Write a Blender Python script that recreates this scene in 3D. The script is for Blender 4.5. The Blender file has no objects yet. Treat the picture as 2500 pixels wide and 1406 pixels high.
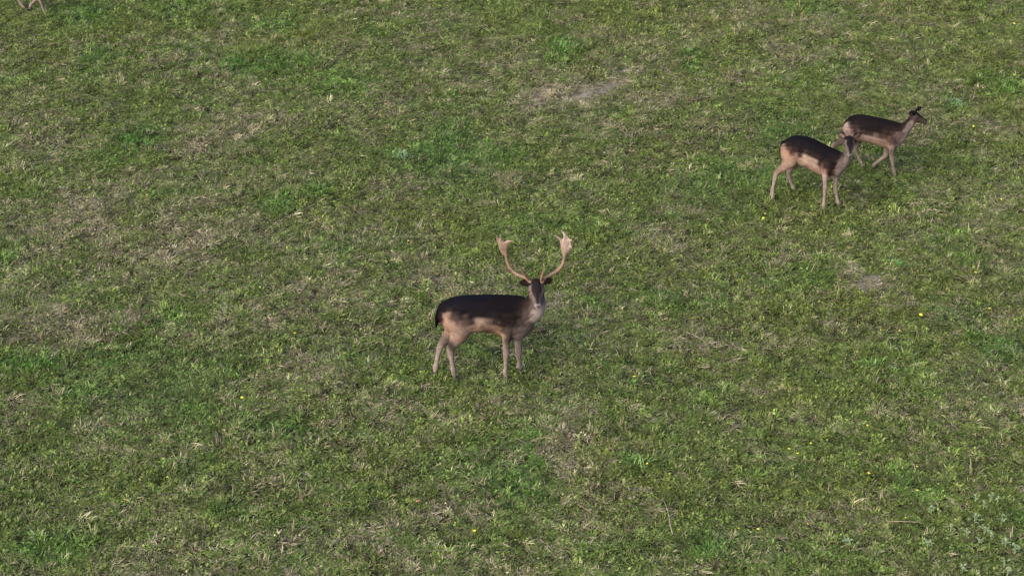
import bpy, math, random
import numpy as np
from mathutils import Vector, Matrix
from mathutils.kdtree import KDTree

random.seed(7)
RNG = np.random.default_rng(11)
SC = bpy.context.scene
COL = SC.collection

# ------------------------------------------------------------------ camera
CAM_H, PITCH, FPX = 10.75, math.radians(28.0), 4861.0      # drone height, tilt below the horizon, focal length
cam = bpy.data.cameras.new('camera')
cam.lens = 36.0 * FPX / 2500.0
cam.sensor_width = 36.0
cam.clip_start, cam.clip_end = 0.1, 3000.0
cam_o = bpy.data.objects.new('camera', cam)
COL.objects.link(cam_o)
cam_o.location = (0, 0, CAM_H)
cam_o.rotation_euler = (math.pi / 2 - PITCH, 0, 0)
SC.camera = cam_o

# ------------------------------------------------------------------ light
SUN_EL, SUN_AZ = math.radians(30), math.radians(-135)       # azimuth from +Y towards +X: soft light from the left, behind the camera
world = bpy.data.worlds.new('World')
SC.world = world
world.use_nodes = True
wn, wl = world.node_tree.nodes, world.node_tree.links
wn.clear()
sky = wn.new('ShaderNodeTexSky')
sky.sky_type = 'NISHITA'
sky.sun_disc = False
sky.sun_elevation = SUN_EL
sky.sun_rotation = SUN_AZ
sky.air_density, sky.dust_density, sky.ozone_density = 1.0, 6.0, 1.0
bg = wn.new('ShaderNodeBackground')
bg.inputs['Strength'].default_value = 0.15
wo = wn.new('ShaderNodeOutputWorld')
wl.new(sky.outputs[0], bg.inputs[0])
wl.new(bg.outputs[0], wo.inputs[0])
sun = bpy.data.lights.new('sun', 'SUN')
sun.energy, sun.angle, sun.color = 0.75, math.radians(70), (1.0, 0.95, 0.90)
sun_o = bpy.data.objects.new('sun', sun)
COL.objects.link(sun_o)
sd = Vector((math.sin(SUN_AZ) * math.cos(SUN_EL), math.cos(SUN_AZ) * math.cos(SUN_EL), math.sin(SUN_EL)))
sun_o.rotation_euler = sd.to_track_quat('Z', 'Y').to_euler()
sun_o.location = sd * 60
SC.view_settings.view_transform = 'Standard'
SC.view_settings.look = 'None'
SC.view_settings.gamma = 1.0
SC.view_settings.use_curve_mapping = False
SC.view_settings.exposure = 1.43
SC.cycles.max_bounces = 6
SC.cycles.diffuse_bounces = 3
SC.cycles.transmission_bounces = 3
SC.cycles.use_denoising = True
SC.cycles.denoiser = 'OPENIMAGEDENOISE'
SC.cycles.caustics_reflective = SC.cycles.caustics_refractive = False

# ------------------------------------------------------------------ helpers
FWD = np.array([0, math.cos(PITCH), -math.sin(PITCH)])
UPV = np.array([0, math.sin(PITCH), math.cos(PITCH)])
RGT = np.array([1.0, 0, 0])
EYE = np.array([0, 0, CAM_H])


def ray(px, py):
    return FPX * FWD + (px - 1250.0) * RGT + (703.0 - py) * UPV


def G(px, py, z=0.0):
    """Where the line of sight through a photograph pixel meets the height z."""
    d = ray(px, py)
    return EYE + d * ((z - CAM_H) / d[2])


def hills(x, y):
    return (0.018 * np.sin(x * 1.7 + 0.8 * np.sin(y * 0.9)) + 0.015 * np.sin(y * 2.3 + 1.3 * np.sin(x * 1.1))
            + 0.010 * np.sin(x * 4.1 + y * 3.3) + 0.008 * np.sin(x * 5.7 - y * 4.9 + 1.0))


def hash2(ix, iy, s):
    h = (ix * 374761393 + iy * 668265263 + s * 974711) & 0xffffffff
    h = ((h ^ (h >> 13)) * 1274126177) & 0xffffffff
    return ((h ^ (h >> 16)) & 0xffff) / 65535.0


def vnoise(x, y, s):
    ix, iy = np.floor(x).astype(np.int64), np.floor(y).astype(np.int64)
    fx, fy = x - ix, y - iy
    fx, fy = fx * fx * (3 - 2 * fx), fy * fy * (3 - 2 * fy)
    a, b = hash2(ix, iy, s), hash2(ix + 1, iy, s)
    c, d = hash2(ix, iy + 1, s), hash2(ix + 1, iy + 1, s)
    return (a * (1 - fx) + b * fx) * (1 - fy) + (c * (1 - fx) + d * fx) * fy


def fbm(x, y, s, n=4):
    r, a, t = 0, 1.0, 0
    for k in range(n):
        r = r + a * vnoise(x * 2 ** k + 17.3 * k, y * 2 ** k - 9.1 * k, s + k)
        t += a
        a *= 0.55
    return r / t


def tag(o, label=None, cat=None, group=None, kind=None):
    if label: o['label'] = label
    if cat: o['category'] = cat
    if group: o['group'] = group
    if kind: o['kind'] = kind
    return o


def link(name, me, mat=None, parent=None):
    o = bpy.data.objects.new(name, me)
    COL.objects.link(o)
    if mat is not None and len(me.materials) == 0:
        me.materials.append(mat)
    if parent is not None:
        o.parent = parent
    return o


def mesh(name, v, f, smooth=True):
    me = bpy.data.meshes.new(name)
    me.from_pydata([tuple(map(float, p)) for p in v], [], f)
    if smooth:
        me.polygons.foreach_set('use_smooth', [True] * len(me.polygons))
    me.update()
    return me


class NT:
    """Small helper that writes a material's nodes."""
    def __init__(self, name):
        self.m = bpy.data.materials.new(name)
        self.m.use_nodes = True
        self.n, self.l = self.m.node_tree.nodes, self.m.node_tree.links
        self.n.clear()
        self.out = self.n.new('ShaderNodeOutputMaterial')

    def attr(self, name, kind='GEOMETRY', sock='Fac'):
        a = self.n.new('ShaderNodeAttribute')
        a.attribute_name, a.attribute_type = name, kind
        return a.outputs[sock]

    def put(self, sock, v):
        if isinstance(v, bpy.types.NodeSocket):
            self.l.new(v, sock)
        else:
            if isinstance(v, tuple) and len(v) == 3:
                v = v + (1.0,)
            sock.default_value = v

    def math(self, op, a, b=0.0, c=0.0, clamp=False):
        m = self.n.new('ShaderNodeMath')
        m.operation, m.use_clamp = op, clamp
        for s, v in zip(m.inputs, (a, b, c)):
            self.put(s, v)
        return m.outputs[0]

    def mix(self, f, a, b, mode='MIX'):
        m = self.n.new('ShaderNodeMix')
        m.data_type, m.blend_type = 'RGBA', mode
        self.put(m.inputs[0], f)
        self.put(m.inputs[6], a)
        self.put(m.inputs[7], b)
        return m.outputs[2]

    def noise(self, scale, detail=3.0, vec=None, rough=0.5):
        t = self.n.new('ShaderNodeTexNoise')
        t.inputs['Scale'].default_value = scale
        t.inputs['Detail'].default_value = detail
        t.inputs['Roughness'].default_value = rough
        if vec is not None:
            self.l.new(vec, t.inputs['Vector'])
        return t.outputs[0]

    def principled(self, col, rough=0.8, spec=0.3, bump=None, strength=0.3, dist=0.01):
        p = self.n.new('ShaderNodeBsdfPrincipled')
        self.put(p.inputs['Base Color'], col)
        self.put(p.inputs['Roughness'], rough)
        p.inputs['Specular IOR Level'].default_value = spec
        if bump is not None:
            b = self.n.new('ShaderNodeBump')
            b.inputs['Strength'].default_value = strength
            b.inputs['Distance'].default_value = dist
            self.l.new(bump, b.inputs['Height'])
            self.l.new(b.outputs[0], p.inputs['Normal'])
        self.l.new(p.outputs[0], self.out.inputs[0])
        return p


def simple(name, col, rough=0.7, spec=0.3, var=0.25, scale=40.0):
    t = NT(name)
    g = t.n.new('ShaderNodeTexCoord').outputs['Object']
    n = t.noise(scale, 3, g)
    f = t.math('MULTIPLY_ADD', n, 2 * var, 1 - var)
    c = t.mix(1.0, col, f, 'MULTIPLY')
    t.principled(c, rough, spec)
    return t.m


# ------------------------------------------------------------------ meadow patches: where the sward is lush, dry, yellowish or bare
# (x, y in the photograph, half sizes there, amount); turned into metres on the ground below
LUSH = [(640, 155, 110, 26, .9), (690, 60, 50, 22, .7), (210, 42, 60, 26, .8), (430, 20, 70, 26, .7), (240, 148, 60, 24, .6),
        (70, 885, 120, 30, .85), (190, 960, 40, 26, .6), (330, 345, 50, 26, .7), (250, 385, 70, 14, .6), (1075, 350, 50, 45, .8),
        (985, 378, 40, 16, .6), (1225, 385, 70, 26, .6), (770, 468, 38, 14, .7), (690, 505, 36, 24, .7), (790, 210, 90, 30, .5),
        (1090, 240, 40, 22, .5), (1290, 1150, 45, 70, .55), (560, 1250, 40, 18, .9), (150, 1335, 90, 30, .7), (470, 1015, 50, 24, .5),
        (690, 1050, 60, 30, .5), (1370, 125, 36, 22, .9), (1680, 128, 22, 12, .8), (1690, 165, 30, 14, .7), (2440, 205, 70, 34, .75),
        (2330, 255, 30, 14, .9), (2470, 855, 60, 24, .9), (2400, 835, 34, 14, .7), (2375, 640, 34, 22, .7), (2140, 890, 16, 12, .8),
        (2190, 645, 16, 12, .8), (1870, 432, 60, 24, .6), (1760, 430, 60, 30, .5), (2300, 560, 50, 30, .4), (1545, 1140, 46, 16, .8),
        (1720, 1335, 46, 18, .9), (2490, 1290, 30, 30, .7), (2260, 1200, 50, 34, .5), (60, 1330, 40, 20, .5), (1330, 545, 90, 20, .5),
        (1700, 1130, 120, 30, .3), (20, 620, 40, 30, .5), (900, 80, 50, 20, .3), (1640, 740, 70, 24, .5), (480, 1140, 60, 26, .3),
        (1430, 745, 60, 20, .5), (1950, 320, 60, 20, .4), (560, 895, 70, 20, .5), (100, 470, 60, 18, .3), (860, 600, 80, 20, .3),
        (1130, 1330, 60, 20, .4), (430, 760, 60, 20, .4), (2050, 170, 60, 26, .3), (1990, 20, 70, 18, .5)]
DRY = [(460, 155, 90, 46, .8), (560, 370, 180, 90, .65), (120, 345, 150, 50, .7), (250, 500, 90, 60, .6), (700, 320, 90, 40, .6),
       (740, 430, 40, 26, .6), (1050, 110, 80, 50, .6), (1500, 95, 70, 34, .6), (1330, 240, 30, 30, .6), (960, 230, 60, 30, .4),
       (90, 800, 110, 40, .7), (350, 610, 120, 50, .5), (100, 590, 80, 40, .6), (720, 890, 90, 30, .6), (620, 780, 160, 50, .4),
       (900, 700, 160, 50, .35), (1450, 770, 110, 30, .5), (1750, 850, 120, 40, .5), (1380, 1110, 70, 60, .6), (1480, 1240, 110, 40, .75),
       (630, 1200, 80, 40, .6), (380, 1110, 120, 40, .5), (1840, 950, 60, 26, .5), (2240, 340, 60, 20, .3), (2100, 690, 50, 24, .7),
       (2480, 1000, 50, 50, .5), (2230, 1080, 60, 50, .4), (1090, 1240, 70, 40, .5), (300, 1300, 70, 40, .4), (2440, 380, 60, 40, .4),
       (1620, 560, 50, 24, .4), (50, 980, 60, 30, .3), (1250, 1000, 90, 30, .45), (950, 970, 90, 30, .5), (1920, 1240, 80, 30, .3),
       (2130, 1240, 70, 40, .4), (600, 560, 100, 40, .4), (860, 1290, 120, 40, .45), (1700, 1380, 100, 30, .5)]
YEL = [(2440, 220, 90, 80, .9), (2180, 790, 300, 140, .5), (1560, 1120, 160, 80, .5), (2360, 700, 120, 80, .5), (2100, 1220, 160, 90, .6),
       (1700, 170, 90, 60, .5), (1000, 560, 160, 60, .4), (300, 70, 160, 60, .3), (1700, 440, 300, 120, .3), (2050, 520, 300, 100, .4),
       (1600, 60, 300, 60, .35), (1780, 700, 300, 60, .3), (750, 100, 120, 50, .5), (1900, 1000, 200, 80, .5), (2300, 40, 200, 60, .4)]
DARK = [(400, 950, 160, 60, .6), (1100, 400, 90, 60, .7), (350, 870, 100, 24, .7), (520, 860, 60, 20, .5), (1200, 1160, 120, 60, .4),
        (1900, 310, 80, 40, .5), (1960, 690, 80, 20, .3), (2330, 770, 60, 26, .7), (1560, 1120, 60, 24, .4), (330, 330, 40, 20, .6),
        (250, 140, 50, 16, .5), (600, 590, 60, 30, .5), (1180, 840, 170, 70, .3), (1500, 920, 120, 40, .3), (1730, 450, 120, 50, .5),
        (1280, 1100, 60, 40, .4), (1720, 1310, 70, 16, .6), (900, 860, 100, 30, .4), (1060, 60, 60, 20, .3), (450, 1060, 80, 30, .4)]
BARE = [(1418, 240, 26, 13, .9), (1452, 224, 32, 14, 1.0), (1488, 205, 32, 12, 1.0), (1520, 190, 26, 9, .9), (1550, 174, 20, 7, .7),
        (2098, 674, 36, 14, 1.0), (2128, 692, 44, 14, .9), (2163, 716, 34, 10, .7), (2198, 742, 26, 8, .6), (1993, 893, 14, 16, .9),
        (1320, 230, 22, 22, .5), (1690, 815, 40, 10, .4), (1390, 745, 44, 10, .4)]


def to_world(lst):
    r = []
    for (px, py, rx, ry, a) in lst:
        p = G(px, py)
        dep = (p - EYE) @ FWD
        s = FPX / dep
        el = math.asin(CAM_H / np.linalg.norm(p - EYE))
        r.append((p[0], p[1], rx / s, ry / (s * math.sin(el)), a))
    return r


def field(lst, x, y):
    v = np.zeros_like(x)
    wx = x + 0.22 * (fbm(x * 3.1, y * 3.1, 5) - .5) * 2
    wy = y + 0.22 * (fbm(x * 3.1, y * 3.1, 15) - .5) * 2
    for (cx, cy, rx, ry, a) in lst:
        d = ((wx - cx) / rx) ** 2 + ((wy - cy) / ry) ** 2
        v = np.maximum(v, a * np.exp(-d * 0.75))
    return v


W_LUSH, W_DRY, W_YEL, W_DARK, W_BARE = map(to_world, (LUSH, DRY, YEL, DARK, BARE))


def sward(x, y):
    n1, n2 = fbm(x * .55, y * .55, 21), fbm(x * 1.9, y * 1.9, 33)
    n3 = fbm(x * .8, y * .8, 47)
    n4 = fbm(x * 4.0, y * 4.0, 71, 3)
    lush = field(W_LUSH, x, y)
    dark = field(W_DARK, x, y)
    bare = field(W_BARE, x, y) * np.clip(2.6 * fbm(x * 5, y * 5, 151, 3) - .42, 0, 1)
    dry = 0.30 + 0.6 * (n2 - .5) + 0.7 * (n1 - .5) + 0.8 * (n4 - .5) + 0.44 * field(W_DRY, x, y)
    dry = dry - 0.75 * lush - 0.35 * dark + .5 * bare
    green = .95 * lush + 1.0 * np.clip(fbm(x * 1.4, y * 1.4, 90) - .50, 0, 1) + .35 * (fbm(x * 5, y * 5, 98, 2) - .5)
    yel = field(W_YEL, x, y) + 0.9 * (n3 - .5) - .6 * dark
    return (np.clip(dry, 0.08, .95), np.clip(green, 0, 1), np.clip(yel, 0, 1), np.clip(dark, 0, 1), np.clip(bare, 0, 1))


# ------------------------------------------------------------------ ground sheet
def make_ground():
    xs = np.concatenate([[-1500, -400, -120, -40, -20], np.arange(-13, 13.01, .2), [20, 40, 120, 400, 1500]])
    ys = np.concatenate([[-1500, -300, -60, -10, 4], np.arange(9, 38.01, .2), [46, 70, 150, 500, 2500]])
    X, Y = np.meshgrid(xs, ys)
    Z = np.where((abs(X) < 14) & (Y > 8) & (Y < 39), hills(X, Y), 0.0)
    nx, ny = len(xs), len(ys)
    v = np.stack([X.ravel(), Y.ravel(), Z.ravel()], 1)
    f = [(j * nx + i, j * nx + i + 1, (j + 1) * nx + i + 1, (j + 1) * nx + i) for j in range(ny - 1) for i in range(nx - 1)]
    me = mesh('ground', v, f)
    dry, green, yel, dark, bare = sward(v[:, 0], v[:, 1])
    for nm, a in (('bare', bare), ('dry', dry), ('green', green)):
        me.attributes.new(nm, 'FLOAT', 'POINT').data.foreach_set('value', a.astype(np.float32))
    t = NT('ground_soil_and_thatch')
    g = t.n.new('ShaderNodeTexCoord').outputs['Object']
    a, b, c = t.noise(55, 4, g, .65), t.noise(1.6, 5, g, .6), t.noise(14, 4, g, .6)
    base = t.mix(t.math('MULTIPLY_ADD', c, 3.0, -1.0, True), (.011, .014, .005), (.024, .023, .012))
    far = t.mix(b, (.05, .065, .022), (.10, .095, .05))
    wide = t.n.new('ShaderNodeVectorMath')
    wide.operation = 'LENGTH'
    t.l.new(g, wide.inputs[0])
    base = t.mix(t.math('MULTIPLY_ADD', wide.outputs['Value'], .05, -1.6, True), base, far)      # unsown field farther off
    base = t.mix(t.math('MULTIPLY', t.attr('bare'), t.math('MULTIPLY_ADD', a, 2.0, .0, True), 0, True), base, (.235, .22, .205))
    t.principled(base, .95, .1, a, .6, .02)
    o = link('ground', me, t.m)
    tag(o, kind='structure')


make_ground()


# ------------------------------------------------------------------ grass
def blade_material():
    t = NT('grass_blades')
    rnd, rn2 = t.attr('rnd'), t.attr('rnd2')
    dry, green, yel, dark, tone = (t.attr(k, 'INSTANCER') for k in ('dry', 'green', 'yel', 'dark', 'tone'))
    col = t.mix(rn2, (.052, .092, .016), (.130, .166, .050))
    col = t.mix(t.math('MULTIPLY', yel, .75), col, t.mix(rn2, (.084, .106, .016), (.164, .176, .050)))
    col = t.mix(dark, col, t.mix(rn2, (.040, .078, .022), (.072, .114, .044)))
    col = t.mix(green, col, t.mix(rn2, (.036, .100, .017), (.098, .198, .046)))
    straw = t.mix(rn2, (.125, .112, .064), (.270, .248, .178))
    col = t.mix(t.math('MULTIPLY_ADD', t.math('SUBTRACT', dry, rnd), 4.0, .5, True), col, straw)
    col = t.mix(1.0, col, tone, 'MULTIPLY')
    p = t.n.new('ShaderNodeBsdfPrincipled')
    t.put(p.inputs['Base Color'], col)
    p.inputs['Roughness'].default_value = .7
    p.inputs['Specular IOR Level'].default_value = .12
    tr = t.n.new('ShaderNodeBsdfTranslucent')
    t.put(tr.inputs['Color'], col)
    mx = t.n.new('ShaderNodeMixShader')
    mx.inputs[0].default_value = .25
    t.l.new(p.outputs[0], mx.inputs[1])
    t.l.new(tr.outputs[0], mx.inputs[2])
    t.l.new(mx.outputs[0], t.out.inputs[0])
    return t.m


BLADE = blade_material()


def clump_mesh(name, n, rad, len_rng, wid_rng, lift_rng, curl_rng, leaves=0, spread=.9):
    """A tussock: blades that leave the crown outwards, arch over and droop."""
    V, F, R, R2 = [], [], [], []
    for _ in range(n):
        a, rr = random.random() * 6.283, rad * math.sqrt(random.random())
        p = np.array([rr * math.cos(a), rr * math.sin(a), -0.006])
        az = a + random.gauss(0, spread)
        L, w = random.uniform(*len_rng), random.uniform(*wid_rng)
        el, curl, swing = random.uniform(*lift_rng), random.uniform(*curl_rng), random.uniform(-1.0, 1.0)
        segs, base = 3, len(V)
        r1, r2 = random.random(), random.random()
        roll = random.uniform(-.5, .5)
        for k in range(segs + 1):
            d = np.array([math.cos(az) * math.cos(el), math.sin(az) * math.cos(el), math.sin(el)])
            s = np.array([-math.sin(az), math.cos(az), 0.0]) * math.cos(roll) + np.array([0, 0, 1.0]) * math.sin(roll)
            ww = w * (0.75, 1.0, 0.72, 0.0)[k] * .5
            if k < segs:
                V += [p - s * ww, p + s * ww]
                R += [r1, r1]; R2 += [r2, r2]
            else:
                V.append(p); R.append(r1); R2.append(r2)
            p = p + d * (L / segs)
            if p[2] < 0.004: p[2] = 0.004
            el -= curl
            az += swing / segs
        for k in range(segs - 1):
            F.append((base + 2 * k, base + 2 * k + 1, base + 2 * k + 3, base + 2 * k + 2))
        e = base + 2 * (segs - 1)
        F.append((e, e + 1, e + 2))
    for _ in range(leaves):                                     # little broad leaves of clover and herbs
        a, rr = random.random() * 6.283, rad * math.sqrt(random.random())
        c = np.array([rr * math.cos(a), rr * math.sin(a), random.uniform(.015, .05)])
        r = random.uniform(.006, .013)
        t1, t2 = random.uniform(-.5, .5), random.uniform(-.5, .5)
        base, r1, r2 = len(V), random.uniform(.55, 1.0), random.random()
        for k in range(6):
            q = k * math.pi / 3
            x, y = r * math.cos(q), r * .8 * math.sin(q)
            V.append(c + np.array([x, y, x * t1 + y * t2])); R.append(r1); R2.append(r2)
        F.append(tuple(range(base, base + 6)))
    me = mesh(name, V, F, False)
    me.attributes.new('rnd', 'FLOAT', 'POINT').data.foreach_set('value', np.array(R, np.float32))
    me.attributes.new('rnd2', 'FLOAT', 'POINT').data.foreach_set('value', np.array(R2, np.float32))
    me.materials.append(BLADE)
    return me


HOOF_MARKS = [(1237, 927), (1270, 909), (1112, 927), (1062, 917), (2013, 523), (2050, 508), (1888, 495), (1949, 472), (2187, 437), (2116, 416), (2042, 422)]


def make_grass():
    src = bpy.data.collections.new('grass_tufts')               # tuft shapes the meadow is sown with
    k = 0
    for i in range(6):                                          # matted short turf
        src.objects.link(bpy.data.objects.new('tuft_%02d' % k, clump_mesh('tuft', 46, .048, (.035, .080), (.005, .010), (.2, 1.05), (.25, .95), 7, 1.4))); k += 1
    for i in range(3):                                          # lush upright tufts
        src.objects.link(bpy.data.objects.new('tuft_%02d' % k, clump_mesh('tuft', 42, .042, (.05, .11), (.005, .010), (.5, 1.3), (.2, .7), 4))); k += 1
    for i in range(3):                                          # wispy lying straw
        src.objects.link(bpy.data.objects.new('tuft_%02d' % k, clump_mesh('tuft', 36, .060, (.05, .12), (.004, .008), (.05, .6), (.1, .6), 3, 1.8))); k += 1
    pts = []
    step = 0.074
    ys = np.arange(11.5, 36.0, step)
    for y in ys:
        hw = 0.2625 * math.hypot(y, CAM_H) + 2.6
        xs = np.arange(-hw, hw, step)
        pts.append(np.stack([xs + RNG.uniform(-.5, .5, len(xs)) * step, y + RNG.uniform(-.5, .5, len(xs)) * step], 1))
    P = np.concatenate(pts)
    x, y = P[:, 0], P[:, 1]
    dry, green, yel, dark, bare = sward(x, y)
    keep = RNG.random(len(x)) > .6 * bare
    x, y, dry, green, yel, dark, bare = (a[keep] for a in (x, y, dry, green, yel, dark, bare))
    n = len(x)
    z = hills(x, y)
    u = RNG.random(n)
    vi = RNG.integers(0, 6, n)
    vi = np.where(u < green * .75, RNG.integers(6, 9, n), vi)
    vi = np.where((u > .90 - .55 * dry) & (green < .5) | (bare > .35), RNG.integers(9, 12, n), vi)
    hgt = (0.45 + 0.9 * fbm(x * 2.6, y * 2.6, 61, 3)) * RNG.lognormal(0, .38, n)
    for hx, hy in HOOF_MARKS:                                   # longer grass stands round the hooves
        p = G(hx, hy)
        hgt = hgt * (1 + 1.1 * np.exp(-((x - p[0]) ** 2 + (y - p[1] + .03) ** 2) / .012))
    sc = RNG.uniform(.8, 1.25, n)
    scl = np.stack([sc, sc, sc * hgt * (1 - .4 * bare)], 1).astype(np.float32)
    rot = np.stack([RNG.normal(0, .10, n), RNG.normal(0, .10, n), RNG.uniform(0, 6.283, n)], 1).astype(np.float32)
    dry = np.clip(dry + RNG.normal(0, .14, n) + .12 * (vi > 8) + .6 * bare, 0, 1)
    green = np.clip(green + RNG.normal(0, .07, n), 0, 1)
    yel = np.clip(yel + RNG.normal(0, .10, n), 0, 1)
    tone = np.clip(RNG.lognormal(0, .29, n), .40, 2.0)
    me = bpy.data.meshes.new('meadow_grass')
    me.vertices.add(n)
    me.vertices.foreach_set('co', np.stack([x, y, z], 1).astype(np.float32).ravel())
    for nm, a in (('dry', dry), ('green', green), ('yel', yel), ('dark', dark), ('tone', tone)):
        me.attributes.new(nm, 'FLOAT', 'POINT').data.foreach_set('value', a.astype(np.float32))
    me.attributes.new('scl', 'FLOAT_VECTOR', 'POINT').data.foreach_set('vector', scl.ravel())
    me.attributes.new('rot', 'FLOAT_VECTOR', 'POINT').data.foreach_set('vector', rot.ravel())
    me.attributes.new('kind', 'INT', 'POINT').data.foreach_set('value', vi.astype(np.int32))
    me.materials.append(BLADE)
    o = link('meadow_grass', me)
    ng = bpy.data.node_groups.new('sow_grass', 'GeometryNodeTree')
    ng.interface.new_socket('Geometry', in_out='INPUT', socket_type='NodeSocketGeometry')
    ng.interface.new_socket('Geometry', in_out='OUTPUT', socket_type='NodeSocketGeometry')
    N, L = ng.nodes, ng.links
    gi, go = N.new('NodeGroupInput'), N.new('NodeGroupOutput')
    ip = N.new('GeometryNodeInstanceOnPoints')
    ci = N.new('GeometryNodeCollectionInfo')
    ci.inputs['Collection'].default_value = src
    ci.inputs['Separate Children'].default_value = True
    ci.inputs['Reset Children'].default_value = True

    def named(nm, tp):
        a = N.new('GeometryNodeInputNamedAttribute')
        a.data_type = tp
        a.inputs['Name'].default_value = nm
        return a.outputs['Attribute']
    e2r = N.new('FunctionNodeEulerToRotation')
    L.new(named('rot', 'FLOAT_VECTOR'), e2r.inputs[0])
    L.new(gi.outputs[0], ip.inputs['Points'])
    L.new(ci.outputs[0], ip.inputs['Instance'])
    ip.inputs['Pick Instance'].default_value = True
    L.new(named('kind', 'INT'), ip.inputs['Instance Index'])
    L.new(e2r.outputs[0], ip.inputs['Rotation'])
    L.new(named('scl', 'FLOAT_VECTOR'), ip.inputs['Scale'])
    L.new(ip.outputs[0], go.inputs[0])
    md = o.modifiers.new('sow', 'NODES')
    md.node_group = ng
    tag(o, 'short matted meadow grass, green with straw coloured patches, covering the whole field', 'grass', kind='stuff')
    print('grass tufts', n)


make_grass()

# ------------------------------------------------------------------ deer
NSEG = 18


def catmull(a, n):
    a = np.asarray(a, float)
    p = np.vstack([2 * a[0] - a[1], a, 2 * a[-1] - a[-2]])
    out = []
    for i in range(1, len(p) - 2):
        p0, p1, p2, p3 = p[i - 1], p[i], p[i + 1], p[i + 2]
        for k in range(n):
            t = k / n
            out.append(.5 * (2 * p1 + (p2 - p0) * t + (2 * p0 - 5 * p1 + 4 * p2 - p3) * t * t + (3 * p1 - p0 - 3 * p2 + p3) * t ** 3))
    out.append(p[-2])
    return np.array(out)


def loft(rings, side=(0, 1, 0), sub=5, along=None):
    """Rings (x, y, z, a, b): a = half width along the side vector, b = half depth across it. Returns verts, faces, params."""
    R = catmull(rings, sub)
    C, A, B = R[:, :3], np.maximum(R[:, 3], .003), np.maximum(R[:, 4], .003)
    T = np.gradient(C, axis=0)
    T /= np.linalg.norm(T, axis=1)[:, None] + 1e-9
    if along is not None: T[:] = along
    side = np.asarray(side, float)
    S = side[None] - (T @ side)[:, None] * T
    S /= np.linalg.norm(S, axis=1)[:, None] + 1e-9
    U = np.cross(T, S)
    th = np.linspace(0, 2 * math.pi, NSEG, endpoint=False)
    V, par = [], []
    for i in range(len(R)):
        for q in th:
            V.append(C[i] + S[i] * A[i] * math.cos(q) + U[i] * B[i] * math.sin(q))
            par.append((i / (len(R) - 1), math.cos(q), math.sin(q)))
    F = []
    for i in range(len(R) - 1):
        for k in range(NSEG):
            k2 = (k + 1) % NSEG
            F.append((i * NSEG + k, i * NSEG + k2, (i + 1) * NSEG + k2, (i + 1) * NSEG + k))
    n = len(V)
    V += [C[0] - T[0] * min(A[0], B[0]) * .4, C[-1] + T[-1] * min(A[-1], B[-1]) * .4]
    par += [(0, 0, 0), (1, 0, 0)]
    m = (len(R) - 1) * NSEG
    for k in range(NSEG):
        k2 = (k + 1) % NSEG
        F.append((n, k2, k))
        F.append((n + 1, m + k, m + k2))
    return np.array(V), F, np.array(par)


def fuse(name, parts, voxel, smooth_n):
    """One continuous surface from overlapping lofts."""
    V, F, o = [], [], 0
    for v, f in parts:
        V.append(v)
        F += [tuple(i + o for i in q) for q in f]
        o += len(v)
    me = mesh(name + '_rough', np.vstack(V), F)
    ob = bpy.data.objects.new(name + '_rough', me)
    COL.objects.link(ob)
    r = ob.modifiers.new('r', 'REMESH')
    r.mode, r.voxel_size, r.use_smooth_shade = 'VOXEL', voxel, True
    s = ob.modifiers.new('s', 'SMOOTH')
    s.factor, s.iterations = .5, smooth_n
    dg = bpy.context.evaluated_depsgraph_get()
    out = bpy.data.meshes.new_from_object(ob.evaluated_get(dg))
    out.name = name
    bpy.data.objects.remove(ob)
    bpy.data.meshes.remove(me)
    return out


def coat_material():
    t = NT('deer_coat')
    g = t.n.new('ShaderNodeTexCoord').outputs['Object']
    mp = t.n.new('ShaderNodeMapping')
    mp.inputs['Scale'].default_value = (.35, .8, 1.2)
    t.l.new(g, mp.inputs[0])
    n1, n2 = t.noise(62, 4, mp.outputs[0], .7), t.noise(19, 3, g, .6)
    c = t.attr('coat', sock='Color')
    f = t.math('ADD', t.math('MULTIPLY_ADD', n1, 1.0, .5), t.math('MULTIPLY_ADD', n2, .8, -.40))
    c = t.mix(1.0, c, f, 'MULTIPLY')
    t.principled(c, .75, .035, n1, .45, .007)
    return t.m


def antler_material():
    t = NT('antler_bone')
    g = t.n.new('ShaderNodeTexCoord').outputs['Object']
    mp = t.n.new('ShaderNodeMapping')
    mp.inputs['Scale'].default_value = (1, 1, .25)
    t.l.new(g, mp.inputs[0])
    n = t.noise(60, 4, mp.outputs[0], .6)
    c = t.mix(t.attr('tip'), (.135, .092, .066), (.33, .28, .255))
    c = t.mix(t.math('MULTIPLY_ADD', n, 3.2, -1.1, True), t.mix(.6, c, (.09, .042, .026)), c)
    t.principled(c, .55, .35, n, .5, .006)
    return t.m


COAT, ANTLER = coat_material(), antler_material()
HOOF = simple('hoof_horn', (.035, .028, .025), .55)
EYEM = simple('eye_dark', (.012, .009, .008), .3, .3)
NOSE = simple('nose_skin', (.045, .04, .042), .5, .3)


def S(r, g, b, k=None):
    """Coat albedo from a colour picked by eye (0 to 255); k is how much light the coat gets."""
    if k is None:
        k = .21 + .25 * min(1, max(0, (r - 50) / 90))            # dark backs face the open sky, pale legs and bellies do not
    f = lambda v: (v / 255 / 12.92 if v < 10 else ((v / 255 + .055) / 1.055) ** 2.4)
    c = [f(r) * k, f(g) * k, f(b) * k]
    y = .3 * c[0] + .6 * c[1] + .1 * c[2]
    return tuple(.58 * a + .42 * y * w for a, w in zip(c, (1.10, .96, .96)))


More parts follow.
